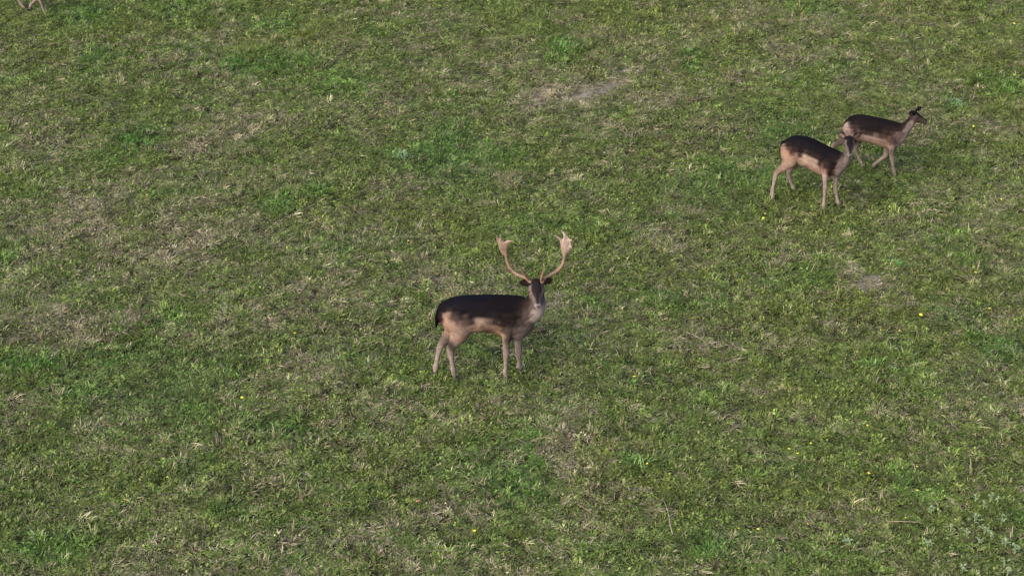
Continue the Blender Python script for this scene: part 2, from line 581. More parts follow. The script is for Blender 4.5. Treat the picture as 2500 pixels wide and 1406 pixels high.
BLK, SKY_SHEEN, CHOC, BRN = S(32, 29, 42), S(29, 30, 50), S(62, 44, 43), S(96, 68, 60)  # dark coat colours; the bluest has the sky's sheen mixed in
BUFF, ORNG, PALE, LEG = S(165, 132, 113), S(176, 134, 100), S(176, 150, 134), S(152, 135, 127)
GRY, DGRY, BIB = S(124, 108, 105), S(78, 66, 65), S(164, 147, 146)


class Deer:
    def __init__(self, name, origin, yaw):
        self.root = bpy.data.objects.new(name, None)
        COL.objects.link(self.root)
        self.root.location = origin
        self.root.rotation_euler = (0, 0, yaw)
        self.root.empty_display_size = .3
        self.o = np.array(origin, float)
        self.d = np.array([math.cos(yaw), math.sin(yaw), 0])
        self.l = np.array([-math.sin(yaw), math.cos(yaw), 0])
        self.parts, self.ctrl, self.marks = [], [], []

    def J(self, px, py, c):
        """Point of the animal's own frame seen at a photograph pixel, c metres left of its midline."""
        r = ray(px, py)
        t = ((self.o - EYE) @ self.l + c) / (r @ self.l)
        p = EYE + r * t - self.o
        return np.array([p @ self.d, c, p[2]])

    def scale(self):
        return FPX / ((self.o - EYE) @ FWD)

    def loc(self, w):
        """World direction to own frame."""
        w = np.asarray(w, float)
        return np.array([w @ self.d, w @ self.l, w[2]])

    def add(self, rings, kind, side=(0, 1, 0), sub=5, along=None, **kw):
        v, f, par = loft(rings, side, sub, along)
        self.parts.append(dict(v=v, f=f, par=par, kind=kind, **kw))

    def torso(self, st):
        el = math.asin(CAM_H / np.linalg.norm(self.o - EYE))
        s, rings = self.scale(), []
        for px, top, bot, w in st:
            p = self.J(px, (top + bot) / 2, 0)
            E = (bot - top) / 2 / s
            h = math.sqrt(max(E * E - (w * math.sin(el)) ** 2, (.3 * E) ** 2)) / math.cos(el)
            rings.append((p[0], 0, p[2], w, h))
        self.add(rings, 'body', along=(1, 0, 0))

    def neck(self, st):
        self.add([tuple(self.J(px, py, c)) + (a, b) for px, py, c, a, b in st], 'neck')

    def leg(self, c0, st, hoof, chf=None, split=.35):
        """st: (px, py, a, b) from the shoulder or hip down; hoof: pixel where it meets the ground."""
        if chf is None:
            g = G(*hoof) - self.o
            hp = np.array([g @ self.d, g @ self.l, 0.0])
        else:
            hp = self.J(hoof[0], hoof[1], chf)
        ys = [q[1] for q in st] + [hoof[1]]
        rings = []
        for px, py, a, b in st:
            u = (py - ys[0]) / (ys[-1] - ys[0])
            f = 1.0 + .14 * max(0, min(1, (u - .35) / .3))             # winter coat thickens the shanks
            rings.append(tuple(self.J(px, py, c0 * (1 - u) + hp[1] * u)) + (a * f, b * f))
        f = np.array(rings[-1][:3])
        dirn = hp - f
        rings.append(tuple(f + dirn * .6) + (.017, .020))
        self.add(rings, 'leg')
        # hoof: two-toed wedge
        dn = dirn / np.linalg.norm(dirn)
        top = f + dirn * .5
        fw = np.array([1.0, 0, 0])
        for s in (-1, 1):
            r = [tuple(top + np.array([0, s * .009, 0])) + (.011, .017),
                 tuple(top + dirn * .3 + np.array([.004, s * .010, 0])) + (.013, .023),
                 tuple(hp + fw * .010 + np.array([0, s * .012, 0.0])) + (.014, .030)]
            v, fc, _ = loft(r, (0, 1, 0), 3)
            if s == -1: V, FF = v, fc
            else:
                FF = FF + [tuple(i + len(V) for i in q) for q in fc]
                V = np.vstack([V, v])
        link('hoof', mesh('hoof', V, FF), HOOF, self.root)

    def head(self, poll, c, direction, W, H, L, lateral, kind='head'):
        p = self.J(poll[0], poll[1], c)
        d = np.asarray(direction, float); d /= np.linalg.norm(d)
        lat = np.asarray(lateral, float); lat -= d * (lat @ d); lat /= np.linalg.norm(lat)
        n = np.cross(d, lat)
        if n[2] < 0: n = -n
        self.hp, self.hd, self.hl, self.hn, self.hL, self.hW, self.hH = p, d, lat, n, L, W, H
        prof = [(-.20, .45, .5), (-.06, .72, .78), (.14, .90, .95), (.32, 1.0, 1.0), (.50, .78, .86), (.68, .54, .66), (.84, .47, .52), (.95, .45, .46), (1.0, .30, .30)]
        rings = []
        for t, w, h in prof:
            drop = max(0, -t) * .3 + .02 * max(0, t - .3)
            rings.append(tuple(p + d * L * t + n * (.45 * H - h * H - drop * L)) + (w * W, h * H))
        self.add(rings, kind, side=tuple(lat), sub=6)
        for s in (-1, 1):
            e = p + d * L * .34 + n * (.45 * H - .62 * H) + lat * s * W * .88
            bpy_eye = ellipsoid((e), (.0135, .0135, .0135))
            link('eye', bpy_eye, EYEM, self.root)
        nz = p + d * L * .985 + n * (.45 * H - .24 * H - .02 * L)
        link('nose', ellipsoid(nz, (.019, .019, .013)), NOSE, self.root)

    def ear(self, base, tip, face, w, bulge=.02):
        base, tip, face = (np.asarray(q, float) for q in (base, tip, face))
        d = tip - base
        face = face - d * (face @ d) / (d @ d)
        face /= np.linalg.norm(face)
        side = np.cross(d / np.linalg.norm(d), face)
        rings = []
        for t, ww, th in ((-.12, .35, .014), (.08, .50, .014), (.3, .86, .013), (.5, 1.0, .012), (.72, .74, .011), (.9, .34, .009), (1.0, .12, .006)):
            q = base + d * t - face * bulge * math.sin(max(0, t) * math.pi) * .6
            rings.append(tuple(q) + (w * ww, th))
        self.add(rings, 'ear', side=tuple(side), sub=4, face=face, axis=(base, d))

    def paint(self, colour, noise=.012, power=6.0):
        """Colour every loft vertex; side-view control colours for trunk and neck, own rules for the rest."""
        cp = np.array([[px, py, *col] for px, py, c, col in self.ctrl])
        cp[:, :2] /= self.scale()
        allv, allc = [], []
        for q in self.parts:
            v, par = q['v'], q['par']
            m = v.copy()
            if q['kind'] != 'neck':
                m[:, 1] = -np.abs(m[:, 1])                      # both flanks wear the same pattern
            wv = self.o + m[:, :1] * self.d + m[:, 1:2] * self.l + m[:, 2:] * np.array([0, 0, 1.0]) - EYE
            sx = (1250 + FPX * (wv @ RGT) / (wv @ FWD)) / self.scale()
            sy = (703 - FPX * (wv @ UPV) / (wv @ FWD)) / self.scale()
            jx = .016 * (fbm(v[:, 0] * 11, v[:, 2] * 11 + v[:, 1] * 5, 41, 2) - .5) * 2 + noise * 2 * (fbm(v[:, 0] * 28, v[:, 2] * 28 + v[:, 1] * 9, 3, 3) - .5) * 2
            jz = .016 * (fbm(v[:, 0] * 11 + 20, v[:, 2] * 11 + v[:, 1] * 5, 44, 2) - .5) * 2 + noise * 2 * (fbm(v[:, 0] * 28 + 50, v[:, 2] * 28 + v[:, 1] * 9, 8, 3) - .5) * 2
            dx = sx[:, None] + jx[:, None] - cp[None, :, 0]
            dz = sy[:, None] + jz[:, None] - cp[None, :, 1]
            w = 1.0 / (dx * dx + dz * dz + 2e-4) ** (power / 2)
            body = (w @ cp[:, 2:]) / w.sum(1)[:, None]
            col = colour(self, q, v, par, body)
            allv.append(v); allc.append(col)
        return np.vstack(allv), np.vstack(allc)

    def finish(self, colour, voxel=.0085, smooth_n=5, **kw):
        me = fuse('body', [(q['v'], q['f']) for q in self.parts], voxel, smooth_n)
        av, ac = self.paint(colour, **kw)
        kd = KDTree(len(av))
        for i, p in enumerate(av): kd.insert(p, i)
        kd.balance()
        out = np.ones((len(me.vertices), 4), np.float32)
        for i, vt in enumerate(me.vertices):
            ws, c = 0, np.zeros(3)
            for (_, j, dist) in kd.find_n(vt.co, 5):
                w = 1 / (dist + .003) ** 2
                ws += w
                c += w * ac[j]
            out[i, :3] = c / ws
        me.attributes.new('coat', 'FLOAT_COLOR', 'POINT').data.foreach_set('color', out.ravel())
        return link('body', me, COAT, self.root)


def ellipsoid(c, r, n=10, m=7):
    V, F = [], []
    for i in range(m + 1):
        a = math.pi * i / m
        for k in range(n):
            b = 2 * math.pi * k / n
            V.append((c[0] + r[0] * math.sin(a) * math.cos(b), c[1] + r[1] * math.sin(a) * math.sin(b), c[2] + r[2] * math.cos(a)))
    for i in range(m):
        for k in range(n):
            k2 = (k + 1) % n
            F.append((i * n + k, i * n + k2, (i + 1) * n + k2, (i + 1) * n + k))
    return mesh('ellipsoid', V, F)


def lerp(a, b, t):
    return a + (b - a) * t


def step(x, a, b):
    t = np.clip((x - a) / (b - a), 0, 1)
    return t * t * (3 - 2 * t)


def spots(v, n, seed, xr, zr, r):
    """Scattered light coat spots, on both flanks."""
    g = np.random.default_rng(seed)
    m = np.zeros(len(v))
    for _ in range(n):
        x, z = g.uniform(*xr), g.uniform(*zr)
        m = np.maximum(m, g.uniform(.35, 1) * np.exp(-(((v[:, 0] - x) / r) ** 2 + ((v[:, 2] - z) / r) ** 2)))
    return m[:, None]


def common_colour(dr, q, v, par, body, face_dark, face_side, muzzle, ear_in, ear_out, leg_top, tail):
    k = q['kind']
    if k in ('body', 'neck'):
        return body
    if k == 'tail':
        return np.tile(np.array(tail), (len(v), 1))
    if k == 'head':
        t, u, w = par[:, 0], par[:, 1], (v - dr.hp) @ dr.hn
        tt = ((v - dr.hp) @ dr.hd) / dr.hL
        top = step((v - dr.hp) @ dr.hn / dr.hH, -.62, -.30)
        narrow = step(np.abs(u), .84 - .30 * np.clip(tt, 0, 1), .60 - .30 * np.clip(tt, 0, 1))
        dk = (top * narrow)[:, None]
        col = lerp(np.array(face_side)[None], np.array(face_dark)[None], dk)
        col = lerp(col, np.array(face_dark)[None], step(tt, .08, -.05)[:, None] * step((v - dr.hp) @ dr.hn / dr.hH, -1.1, -.6)[:, None])
        return lerp(col, np.array(muzzle)[None], step(tt, .88, .95)[:, None])
    if k == 'ear':
        b, d = q['axis']
        t = ((v - b) @ d) / (d @ d)
        c0 = b[None] + d[None] * t[:, None]
        f = (v - c0) @ q['face']
        inner = step(f, -.004, .005) * step(np.abs(par[:, 1]), .80, .40) * step(t, .05, .25) * step(t, .92, .7)
        return lerp(np.array(ear_out)[None], np.array(ear_in)[None], inner[:, None])
    # legs: coat colours above, pale below, darker at the hock and down the front
    z = v[:, 2]
    low = np.tile(np.array(LEG), (len(v), 1))
    n = fbm(v[:, 0] * 20, z * 9, 4, 3)
    low = low * (.78 + .45 * n)[:, None]
    out = lerp(low, body, step(z, *leg_top)[:, None])
    for (px, py, cc, r, cl, st) in dr.marks:
        d = np.linalg.norm(v - dr.J(px, py, cc), axis=1) / (r * 1.35)
        out = lerp(out, np.array(cl)[None], st * np.exp(-d ** 3)[:, None])
    return out


# ---- fallow buck
buck = Deer('fallow_buck', G(1172, 916), math.radians(-2))
buck.torso([(1069, 752, 768, .03), (1074, 741, 785, .075), (1086, 733, 803, .125), (1101, 727, 814, .155), (1130, 721, 819, .175), (1165, 719.5, 811, .175),
            (1195, 719, 812, .18), (1225, 719.5, 819, .172), (1250, 721, 829, .155), (1275, 724, 828, .13), (1293, 737, 812, .09), (1305, 752, 795, .05)])
buck.neck([(1262, 778, 0, .13, .17), (1280, 766, 0, .125, .155), (1297, 756, -.02, .115, .142), (1306, 741, -.05, .10, .115), (1309, 722, -.08, .082, .088), (1309, 704, -.09, .065, .068)])
buck.leg(-.105, [(1242, 765, .065, .12), (1239, 797, .062, .088), (1237, 822, .047, .054), (1236, 844, .033, .036), (1235.5, 863, .031, .033), (1235, 876, .022, .023),
                 (1234.5, 893, .0185, .019), (1234, 908, .023, .025)], (1237, 927))
buck.leg(.105, [(1255, 785, .06, .10), (1263, 812, .045, .056), (1265, 838, .034, .037), (1265.5, 861, .030, .032), (1266, 875, .021, .023),
                (1266.5, 885, .0185, .019), (1267, 893, .022, .025)], (1270, 909))
buck.leg(-.10, [(1114, 756, .075, .12), (1119, 784, .085, .138), (1123, 807, .070, .116), (1114, 829, .050, .072), (1104.5, 843, .038, .048), (1099, 855, .030, .038),
                (1101, 869, .024, .028), (1104, 886, .0195, .022), (1107, 904, .024, .027)], (1112, 927))
buck.leg(.10, [(1112, 770, .07, .11), (1108, 799, .065, .095), (1096, 819, .048, .070), (1083, 835, .037, .048), (1074.5, 847, .029, .036),
               (1071, 861, .023, .027), (1067, 879, .019, .021), (1063.5, 896, .023, .026)], (1062, 917))
tl = [buck.J(*q, 0) for q in ((1079, 748), (1072, 757), (1068, 772), (1067, 787), (1064, 801))]
buck.add([tuple(p) + (r, r * .9) for p, r in zip(tl, (.03, .028, .028, .024, .008))], 'tail')
buck.head((1309, 692), -.10, buck.loc((.06, -.70, -.71)), .090, .076, .25, buck.loc((1, 0.06, 0)))
hb = buck.hp - buck.hd * .005
buck.ear(hb + buck.hl * .060 * -1 - buck.hn * .005, buck.J(1266, 690, -.07), buck.loc((-.25, -.9, .15)), .042)
buck.ear(hb + buck.hl * .060 - buck.hn * .005, buck.J(1352, 683, -.07), buck.loc((.25, -.9, .15)), .042)
# coat: photograph pixel, metres left of the midline, colour
c = -.16
buck.ctrl = [(x, y, c, k) for x, y, k in [
    (1075, 745, BLK), (1095, 735, SKY_SHEEN), (1120, 730, SKY_SHEEN), (1150, 728, SKY_SHEEN), (1180, 728, SKY_SHEEN), (1210, 728, BLK), (1240, 728, BLK), (1262, 730, BLK),  # black back, with bluish sky sheen painted along its top
    (1073, 762, BLK), (1085, 757, BLK), (1105, 757, BLK), (1130, 755, BLK), (1160, 755, BLK), (1190, 755, BLK), (1220, 757, BLK), (1245, 755, BLK),
    (1165, 766, BLK), (1156, 785, S(64, 50, 50)), (1148, 784, S(74, 58, 56)), (1120, 768, S(50, 40, 43)), (1185, 778, S(44, 36, 40)), (1168, 774, S(48, 38, 42)), (1150, 764, BLK), (1158, 778, S(54, 42, 45)), (1080, 782, S(60, 40, 36)), (1105, 768, S(66, 50, 50)), (1125, 774, S(62, 47, 48)), (1145, 778, S(58, 45, 48)), (1155, 770, BLK), (1180, 772, BLK), (1200, 775, S(46, 37, 42)), (1220, 778, S(50, 39, 43)), (1240, 785, S(50, 40, 44)),
    (1102, 775, S(96, 74, 68)), (1110, 779, S(94, 73, 68)), (1118, 786, S(104, 81, 75)), (1130, 782, S(78, 60, 59)), (1128, 793, S(124, 98, 88)), (1140, 790, S(92, 72, 68)), (1146, 797, S(118, 93, 83)), (1158, 790, S(104, 82, 74)), (1228, 795, S(64, 50, 52)), (1233, 808, S(96, 80, 78)), (1245, 815, S(98, 84, 84)),
    (1092, 772, S(158, 124, 106)), (1092, 785, S(172, 132, 104)), (1100, 790, BUFF), (1118, 800, BUFF), (1138, 803, S(150, 120, 104)), (1095, 803, S(166, 126, 98)), (1112, 820, BUFF), (1132, 822, S(140, 108, 92)), (1150, 806, S(146, 114, 96)),
    (1169, 787, S(164, 138, 122)), (1167, 797, S(172, 138, 108)), (1182, 791, S(152, 124, 108)), (1200, 794, S(142, 114, 100)), (1192, 783, S(58, 46, 48)), (1207, 786, S(56, 44, 47)), (1214, 794, S(74, 58, 58)), (1210, 800, S(140, 104, 92)), (1180, 802, S(120, 86, 66)), (1200, 806, S(130, 96, 72)), (1190, 811, S(104, 72, 54)),
    (1217, 806, S(174, 132, 92)), (1223, 816, S(176, 134, 96)), (1228, 826, S(166, 132, 112)), (1240, 828, S(118, 98, 94)), (1232, 840, S(150, 124, 112)),  # orange here and on the lower belly: warm low light painted over buff
    (1262, 745, BLK), (1258, 765, S(44, 34, 36)), (1257, 790, S(70, 58, 60)), (1262, 810, S(108, 94, 92)), (1260, 826, S(136, 120, 118)),
    (1272, 740, S(58, 44, 44)), (1270, 765, S(70, 56, 56)), (1275, 790, S(94, 80, 80)), (1277, 808, S(124, 110, 108)),
    (1285, 725, S(52, 40, 41)), (1285, 745, S(72, 57, 57)), (1288, 770, S(92, 78, 77)), (1292, 795, S(118, 104, 103)), (1300, 745, S(112, 96, 95)), (1308, 765, S(182, 166, 164)), (1322, 752, S(184, 168, 167)), (1328, 735, S(136, 120, 120)), (1308, 785, S(172, 156, 155)),  # dark neck coat with shade painted in left of the head; pale bib
    (1322, 768, S(196, 180, 180)), (1322, 720, DGRY), (1295, 705, DGRY), (1290, 712, S(60, 46, 46))]]

DM = S(70, 52, 50, .12)
buck.marks = [(1100, 841, -.125, .045, DM, .9), (1106, 852, -.13, .028, DM, .6), (1093, 824, .07, .06, DM, .85), (1084, 836, .06, .045, DM, .9),
              (1242, 834, -.14, .045, S(92, 78, 80, .22), .8), (1240, 850, -.14, .03, S(104, 88, 88, .3), .6)]


def buck_colour(dr, q, v, par, body):
    col = common_colour(dr, q, v, par, body, S(58, 50, 57), S(122, 106, 106), S(160, 145, 142), S(62, 48, 48), S(40, 31, 34), (.40, .52), S(18, 16, 22))
    if q['kind'] == 'body':
        col = lerp(col, np.array(S(138, 114, 106))[None], .75 * spots(v, 34, 5, (-.42, .20), (.62, .80), .012) * step(np.abs(v[:, 1]), .06, .12)[:, None])
    if q['kind'] == 'head':
        tt = ((v - dr.hp) @ dr.hd) / dr.hL
        ring = np.exp(-((tt - .36) / .07) ** 2) * step(np.abs(par[:, 1]), .75, .95) * step(par[:, 1], .3, -.3)
        col = lerp(col, np.array(S(140, 108, 92))[None], .8 * ring[:, None])
    return col


buck.finish(buck_colour)


def antler(dr, beam, tines, palm, skylit=1.0):
    """beam/tines: (px, py, c, radius); palm: (px, py, c, half width, half thickness) fingers that fuse into the blade."""
    parts = []
    for ln in [beam] + tines:
        v, f, _ = loft([tuple(dr.J(px, py, cc)) + (r * 1.02, r * 1.02) for px, py, cc, r in ln], (.3, 1, .2), 4)
        parts.append((v, f))
    for ln in palm:
        v, f, _ = loft([tuple(dr.J(px, py, cc)) + (th, w * 1.2) for px, py, cc, w, th in ln], (0, 1, 0), 4)
        parts.append((v, f))
    me = fuse('antler', parts, .0045, 2)
    co = np.array([v.co for v in me.vertices])
    z0, z1 = co[:, 2].min(), co[:, 2].max()
    me.attributes.new('tip', 'FLOAT', 'POINT').data.foreach_set('value', step((co[:, 2] - z0) / (z1 - z0), .25, .95).astype(np.float32) * skylit)  # paler upwards; the weight sets how much skylight is painted on each antler
    return link('antler', me, ANTLER, dr.root)


h = -.09
antler(buck,
       [(1296, 691, h, .021), (1291, 684, h + .01, .020), (1281.8, 677.6, h + .04, .0165), (1265.4, 671, h + .08, .0175), (1252.3, 662.9, h + .11, .018), (1243.3, 651, h + .13, .0175),
        (1238.4, 638, h + .14, .0165), (1235, 623, h + .14, .016), (1230.5, 609, h + .13, .012), (1227, 598, h + .12, .006)],
       [[(1291, 682, h, .016), (1284, 674, h - .03, .0145), (1278.5, 666, h - .06, .013), (1271, 656, h - .085, .010), (1266, 648.5, h - .10, .004)],
        [(1251, 665, h + .11, .016), (1243, 662, h + .09, .012), (1237, 659, h + .07, .009), (1232.5, 655, h + .06, .004)]],
       [[(1234, 622, h + .14, .022, .013), (1228, 606, h + .13, .034, .011), (1222, 594, h + .12, .022, .009), (1216, 585, h + .11, .013, .007), (1212.8, 575.5, h + .09, .004, .004)],
        [(1233, 618, h + .14, .020, .013), (1228, 602, h + .12, .032, .011), (1224, 590, h + .11, .018, .009), (1222.2, 582, h + .10, .011, .007), (1221.8, 574, h + .09, .004, .004)],
        [(1231, 610, h + .13, .02, .012), (1233, 599, h + .12, .03, .010), (1238, 592, h + .10, .018, .008), (1246, 589, h + .09, .010, .006), (1253.5, 588, h + .08, .003, .004)]], .4)  # little skylight painted here, so this antler keeps the warm light's orange
antler(buck,
       [(1322.5, 691, h, .021), (1326, 684, h + .01, .020), (1334, 677.6, h + .04, .0165), (1350.5, 667.8, h + .08, .0175), (1365, 658, h + .11, .018), (1372.6, 646.5, h + .13, .0175),
        (1377.5, 632, h + .14, .0165), (1379, 616, h + .13, .016), (1381, 602, h + .12, .006)],
       [[(1322, 685, h, .018), (1323, 676, h - .03, .017), (1325.5, 668, h - .05, .014), (1327.5, 660, h - .07, .009), (1329, 653.5, h - .08, .004)],
        [(1358, 662, h + .10, .013), (1363, 654, h + .11, .009), (1366, 650, h + .12, .003)]],
       [[(1378.5, 624, h + .135, .020, .013), (1379, 608, h + .13, .034, .011), (1376, 594, h + .12, .030, .009), (1369, 585, h + .11, .014, .007), (1361, 579, h + .10, .010, .006), (1354, 574.5, h + .09, .003, .004)],
        [(1379, 618, h + .13, .022, .013), (1382, 603, h + .12, .045, .011), (1383, 589, h + .11, .040, .009), (1380.5, 578, h + .10, .018, .008), (1376, 569, h + .09, .010, .006), (1369.5, 563, h + .08, .003, .004)],
        [(1381, 610, h + .13, .024, .012), (1386, 600, h + .12, .034, .010), (1389, 590, h + .11, .024, .008), (1392, 586.5, h + .10, .010, .006), (1397.5, 586, h + .09, .003, .004)],
        [(1381, 615, h + .13, .024, .012), (1387, 606, h + .12, .026, .010), (1392, 602, h + .11, .013, .007), (1395, 604, h + .10, .007, .005), (1394.5, 608, h + .10, .003, .004)]])
tag(buck.root, 'dark fallow buck with broad pale antlers standing alone mid-field, head turned to the camera', 'deer')

# ---- doe turned towards the camera
doe = Deer('fallow_doe', G(1974, 496), math.radians(-27))
doe.torso([(1908, 352, 372, .03), (1912, 343, 388, .07), (1920, 337.5, 402, .105), (1935, 331.5, 408, .13), (1955, 331.5, 404, .14), (1975, 336.5, 411, .145),
           (1995, 345.5, 421, .145), (2015, 355.5, 430, .138), (2035, 364.5, 434, .122), (2050, 372, 431, .10), (2061, 384, 422, .06)])
doe.neck([(2035, 402, 0, .10, .12), (2049, 401, 0, .09, .10), (2060, 394, -.02, .07, .078), (2067.5, 379, -.045, .056, .060), (2071, 364, -.07, .05, .053), (2073.5, 351, -.085, .046, .05)])
doe.leg(-.085, [(2024, 392, .055, .10), (2018, 413, .047, .068), (2015, 428, .038, .044), (2014.5, 442, .028, .031), (2014.5, 457, .026, .029), (2013.5, 468, .019, .020),
                (2012.5, 485, .016, .017), (2011.5, 503, .020, .023)], (2013, 523))
doe.leg(.08, [(2038, 405, .05, .085), (2040, 428, .036, .046), (2040, 445, .027, .030), (2040, 460, .025, .027), (2041.5, 472, .018, .020),
              (2043.5, 483, .016, .017), (2045.5, 493, .019, .022)], (2050, 508))
doe.leg(-.085, [(1926, 358, .06, .11), (1928, 380, .068, .118), (1927, 394, .06, .096), (1918, 405, .044, .060), (1906, 414, .034, .043), (1895, 424, .026, .033),
                (1891.5, 438, .021, .025), (1888.5, 453, .017, .019), (1885.5, 472, .021, .024)], (1888, 495))
doe.leg(.08, [(1938, 372, .06, .11), (1939, 396, .05, .08), (1931, 411, .036, .046), (1925.5, 423, .025, .031), (1928, 436, .020, .022),
              (1933, 449, .0165, .0185), (1939.5, 461, .020, .023)], (1949, 472))
tl = [doe.J(*q, 0) for q in ((1914, 346), (1910, 353), (1907.5, 365), (1907.5, 377), (1909, 388))]
doe.add([tuple(p) + (r, r * .9) for p, r in zip(tl, (.025, .027, .027, .02, .006))], 'tail')
doe.head((2074, 340), -.085, doe.loc((-.02, -.66, -.75)), .066, .060, .215, doe.loc((1, 0, 0)))
hb = doe.hp - doe.hd * .01
doe.ear(hb - doe.hl * .048, doe.J(2046.5, 324, -.085), doe.loc((-.2, -.95, .1)), .044, .015)
doe.ear(hb + doe.hl * .048, doe.J(2103.5, 324, -.105), doe.loc((.2, -.95, .1)), .044, .015)
c = -.13
RED = S(84, 52, 44)
doe.ctrl = [(x, y, c, k) for x, y, k in [
    (1912, 345, BLK), (1925, 340, BLK), (1945, 338, BLK), (1965, 342, BLK), (1985, 352, BLK), (2005, 362, BLK), (2025, 372, BLK), (2042, 382, BLK),
    (1922, 350, S(48, 36, 38)), (1935, 352, BLK), (1955, 356, BLK), (1975, 362, BLK), (1995, 372, BLK), (2015, 382, BLK), (2033, 392, S(48, 36, 38)),
    (1926, 363, S(90, 64, 55)), (1931, 372, RED), (1938, 360, S(56, 42, 42)), (1946, 372, S(54, 41, 42)), (1948, 364, BLK), (1958, 372, S(50, 38, 40)), (1950, 381, S(64, 46, 44)), (1954, 379, S(60, 42, 41)), (1942, 368, S(72, 50, 46)), (1936, 378, S(96, 66, 56)),
    (1975, 378, S(56, 40, 40)), (1990, 387, S(58, 41, 41)), (2003, 397, S(60, 42, 41)), (2013, 408, S(62, 43, 42)), (2022, 420, S(74, 48, 44)), (2030, 424, S(80, 54, 48)),
    (2030, 408, S(58, 42, 43)), (2040, 398, S(54, 40, 42)), (2046, 386, S(52, 40, 42)), (2007, 409, S(120, 82, 66)), (2013, 420, S(140, 106, 92)),
    (1914, 362, S(150, 112, 88)), (1917, 375, S(168, 126, 98)), (1920, 390, S(164, 124, 98)), (1930, 387, S(166, 126, 98)), (1924, 402, S(160, 128, 108)), (1940, 384, S(150, 112, 88)), (1945, 393, S(160, 126, 106)), (1951, 388, S(168, 134, 114)),
    (1932, 402, S(164, 132, 113)), (1964, 384, S(178, 150, 134)), (1970, 392, PALE), (1985, 398, S(168, 140, 126)), (1998, 408, S(164, 136, 122)), (1975, 403, S(160, 130, 114)), (1990, 413, S(166, 132, 112)), (2003, 421, S(176, 140, 116)), (1960, 398, S(178, 146, 126)), (1966, 407, S(118, 84, 66)),
    (2012, 430, S(174, 144, 130)), (2018, 438, S(160, 138, 130)), (2033, 434, S(168, 146, 138)), (2045, 424, S(148, 130, 127)), (2050, 406, S(120, 105, 103)), (2055, 392, S(104, 90, 90)), (2058, 380, S(80, 68, 69)), (2062, 418, S(140, 124, 122)),
    (2068, 392, S(136, 122, 119)), (2072, 378, S(128, 114, 112)), (2055, 430, S(76, 66, 70)), (2050, 374, S(48, 37, 39)), (2065, 365, S(110, 97, 96))]]

doe.marks = [(1901, 414, -.10, .045, S(104, 82, 78, .22), .8), (1909, 408, -.11, .035, S(116, 92, 84), .6), (1934, 408, .06, .035, S(112, 84, 76), .7),
             (2015, 447, -.11, .05, S(120, 100, 98), .6)]


def doe_colour(dr, q, v, par, body):
    col = common_colour(dr, q, v, par, body, S(44, 43, 60), S(118, 107, 107), S(140, 125, 123), S(128, 100, 96), S(44, 30, 32), (.33, .45), S(18, 15, 20))
    if q['kind'] == 'body':
        col = lerp(col, np.array(S(124, 86, 70))[None], .75 * spots(v, 16, 9, (-.40, -.12), (.50, .64), .013) * step(np.abs(v[:, 1]), .05, .10)[:, None])
    return col


doe.finish(doe_colour, voxel=.0075, noise=.010)
tag(doe.root, 'dark brown fallow doe facing the camera, standing in front of the walking doe', 'deer', 'fallow does')

# ---- walking doe, seen from the side
yaw2 = math.radians(-10)
d2, l2 = np.array([math.cos(yaw2), math.sin(yaw2), 0]), np.array([-math.sin(yaw2), math.cos(yaw2), 0])
wal = Deer('fallow_doe', G(2186, 436) - d2 * .33 + l2 * .08, yaw2)
wal.torso([(2059.5, 303, 315, .025), (2063, 294, 326, .06), (2069, 287.5, 336, .095), (2080, 281.5, 345, .12), (2100, 280, 346, .132), (2122, 283, 350, .138), (2145, 288, 356, .138),
           (2165, 292.5, 362, .13), (2185, 298, 365, .112), (2199, 302, 357, .085), (2211, 311, 344, .05)])
wal.neck([(2182, 332, 0, .10, .13), (2197, 324, 0, .078, .105), (2209, 314, 0, .062, .077), (2219.5, 303, 0, .055, .064), (2229, 290, 0, .050, .056), (2234, 281, 0, .045, .049)])
wal.leg(-.08, [(2172, 333, .055, .10), (2175, 350, .046, .066), (2177, 365, .037, .043), (2177, 377, .027, .030), (2177.5, 388, .025, .028), (2179, 399, .0185, .020),
               (2181, 410, .016, .017), (2183, 422, .019, .022)], (2187, 437))
wal.leg(.075, [(2164, 335, .055, .095), (2165, 354, .044, .055), (2164.5, 367, .034, .038), (2162.5, 379, .026, .030), (2153, 387.5, .020, .021),
               (2142, 396, .016, .018), (2134.5, 402, .019, .022)], (2128, 413), chf=.075)
wal.leg(.075, [(2088, 318, .06, .12), (2093, 336, .052, .09), (2092, 350, .038, .048), (2088, 361, .026, .032), (2090.5, 372, .020, .023),
               (2097, 386, .0165, .0185), (2104.5, 402, .020, .023)], (2116, 416))
wal.leg(-.08, [(2080, 312, .065, .12), (2078, 328, .06, .108), (2066, 340, .042, .062), (2050, 348.5, .032, .043), (2034, 357, .026, .031), (2034, 370, .020, .023),
               (2036, 387, .017, .0185), (2036, 405, .020, .023)], (2042, 422))
tl = [wal.J(*q, 0) for q in ((2068, 297), (2063, 303), (2061, 312), (2060.5, 322), (2061, 331))]
wal.add([tuple(p) + (r, r * .9) for p, r in zip(tl, (.022, .022, .022, .016, .006))], 'tail')
wal.head((2232, 275), 0, (.80, -.10, -.60), .057, .062, .205, (0, 1, 0))
hb = wal.hp
wal.ear(hb + np.array((0, -.045, .005)), wal.J(2227, 277, -.11), (.5, -.6, .4), .032, .01)
wal.ear(hb + np.array((.02, .045, .01)), wal.J(2252, 261.5, .09), (.3, -.9, .2), .030, .01)
c = -.125
DK = S(44, 36, 41)
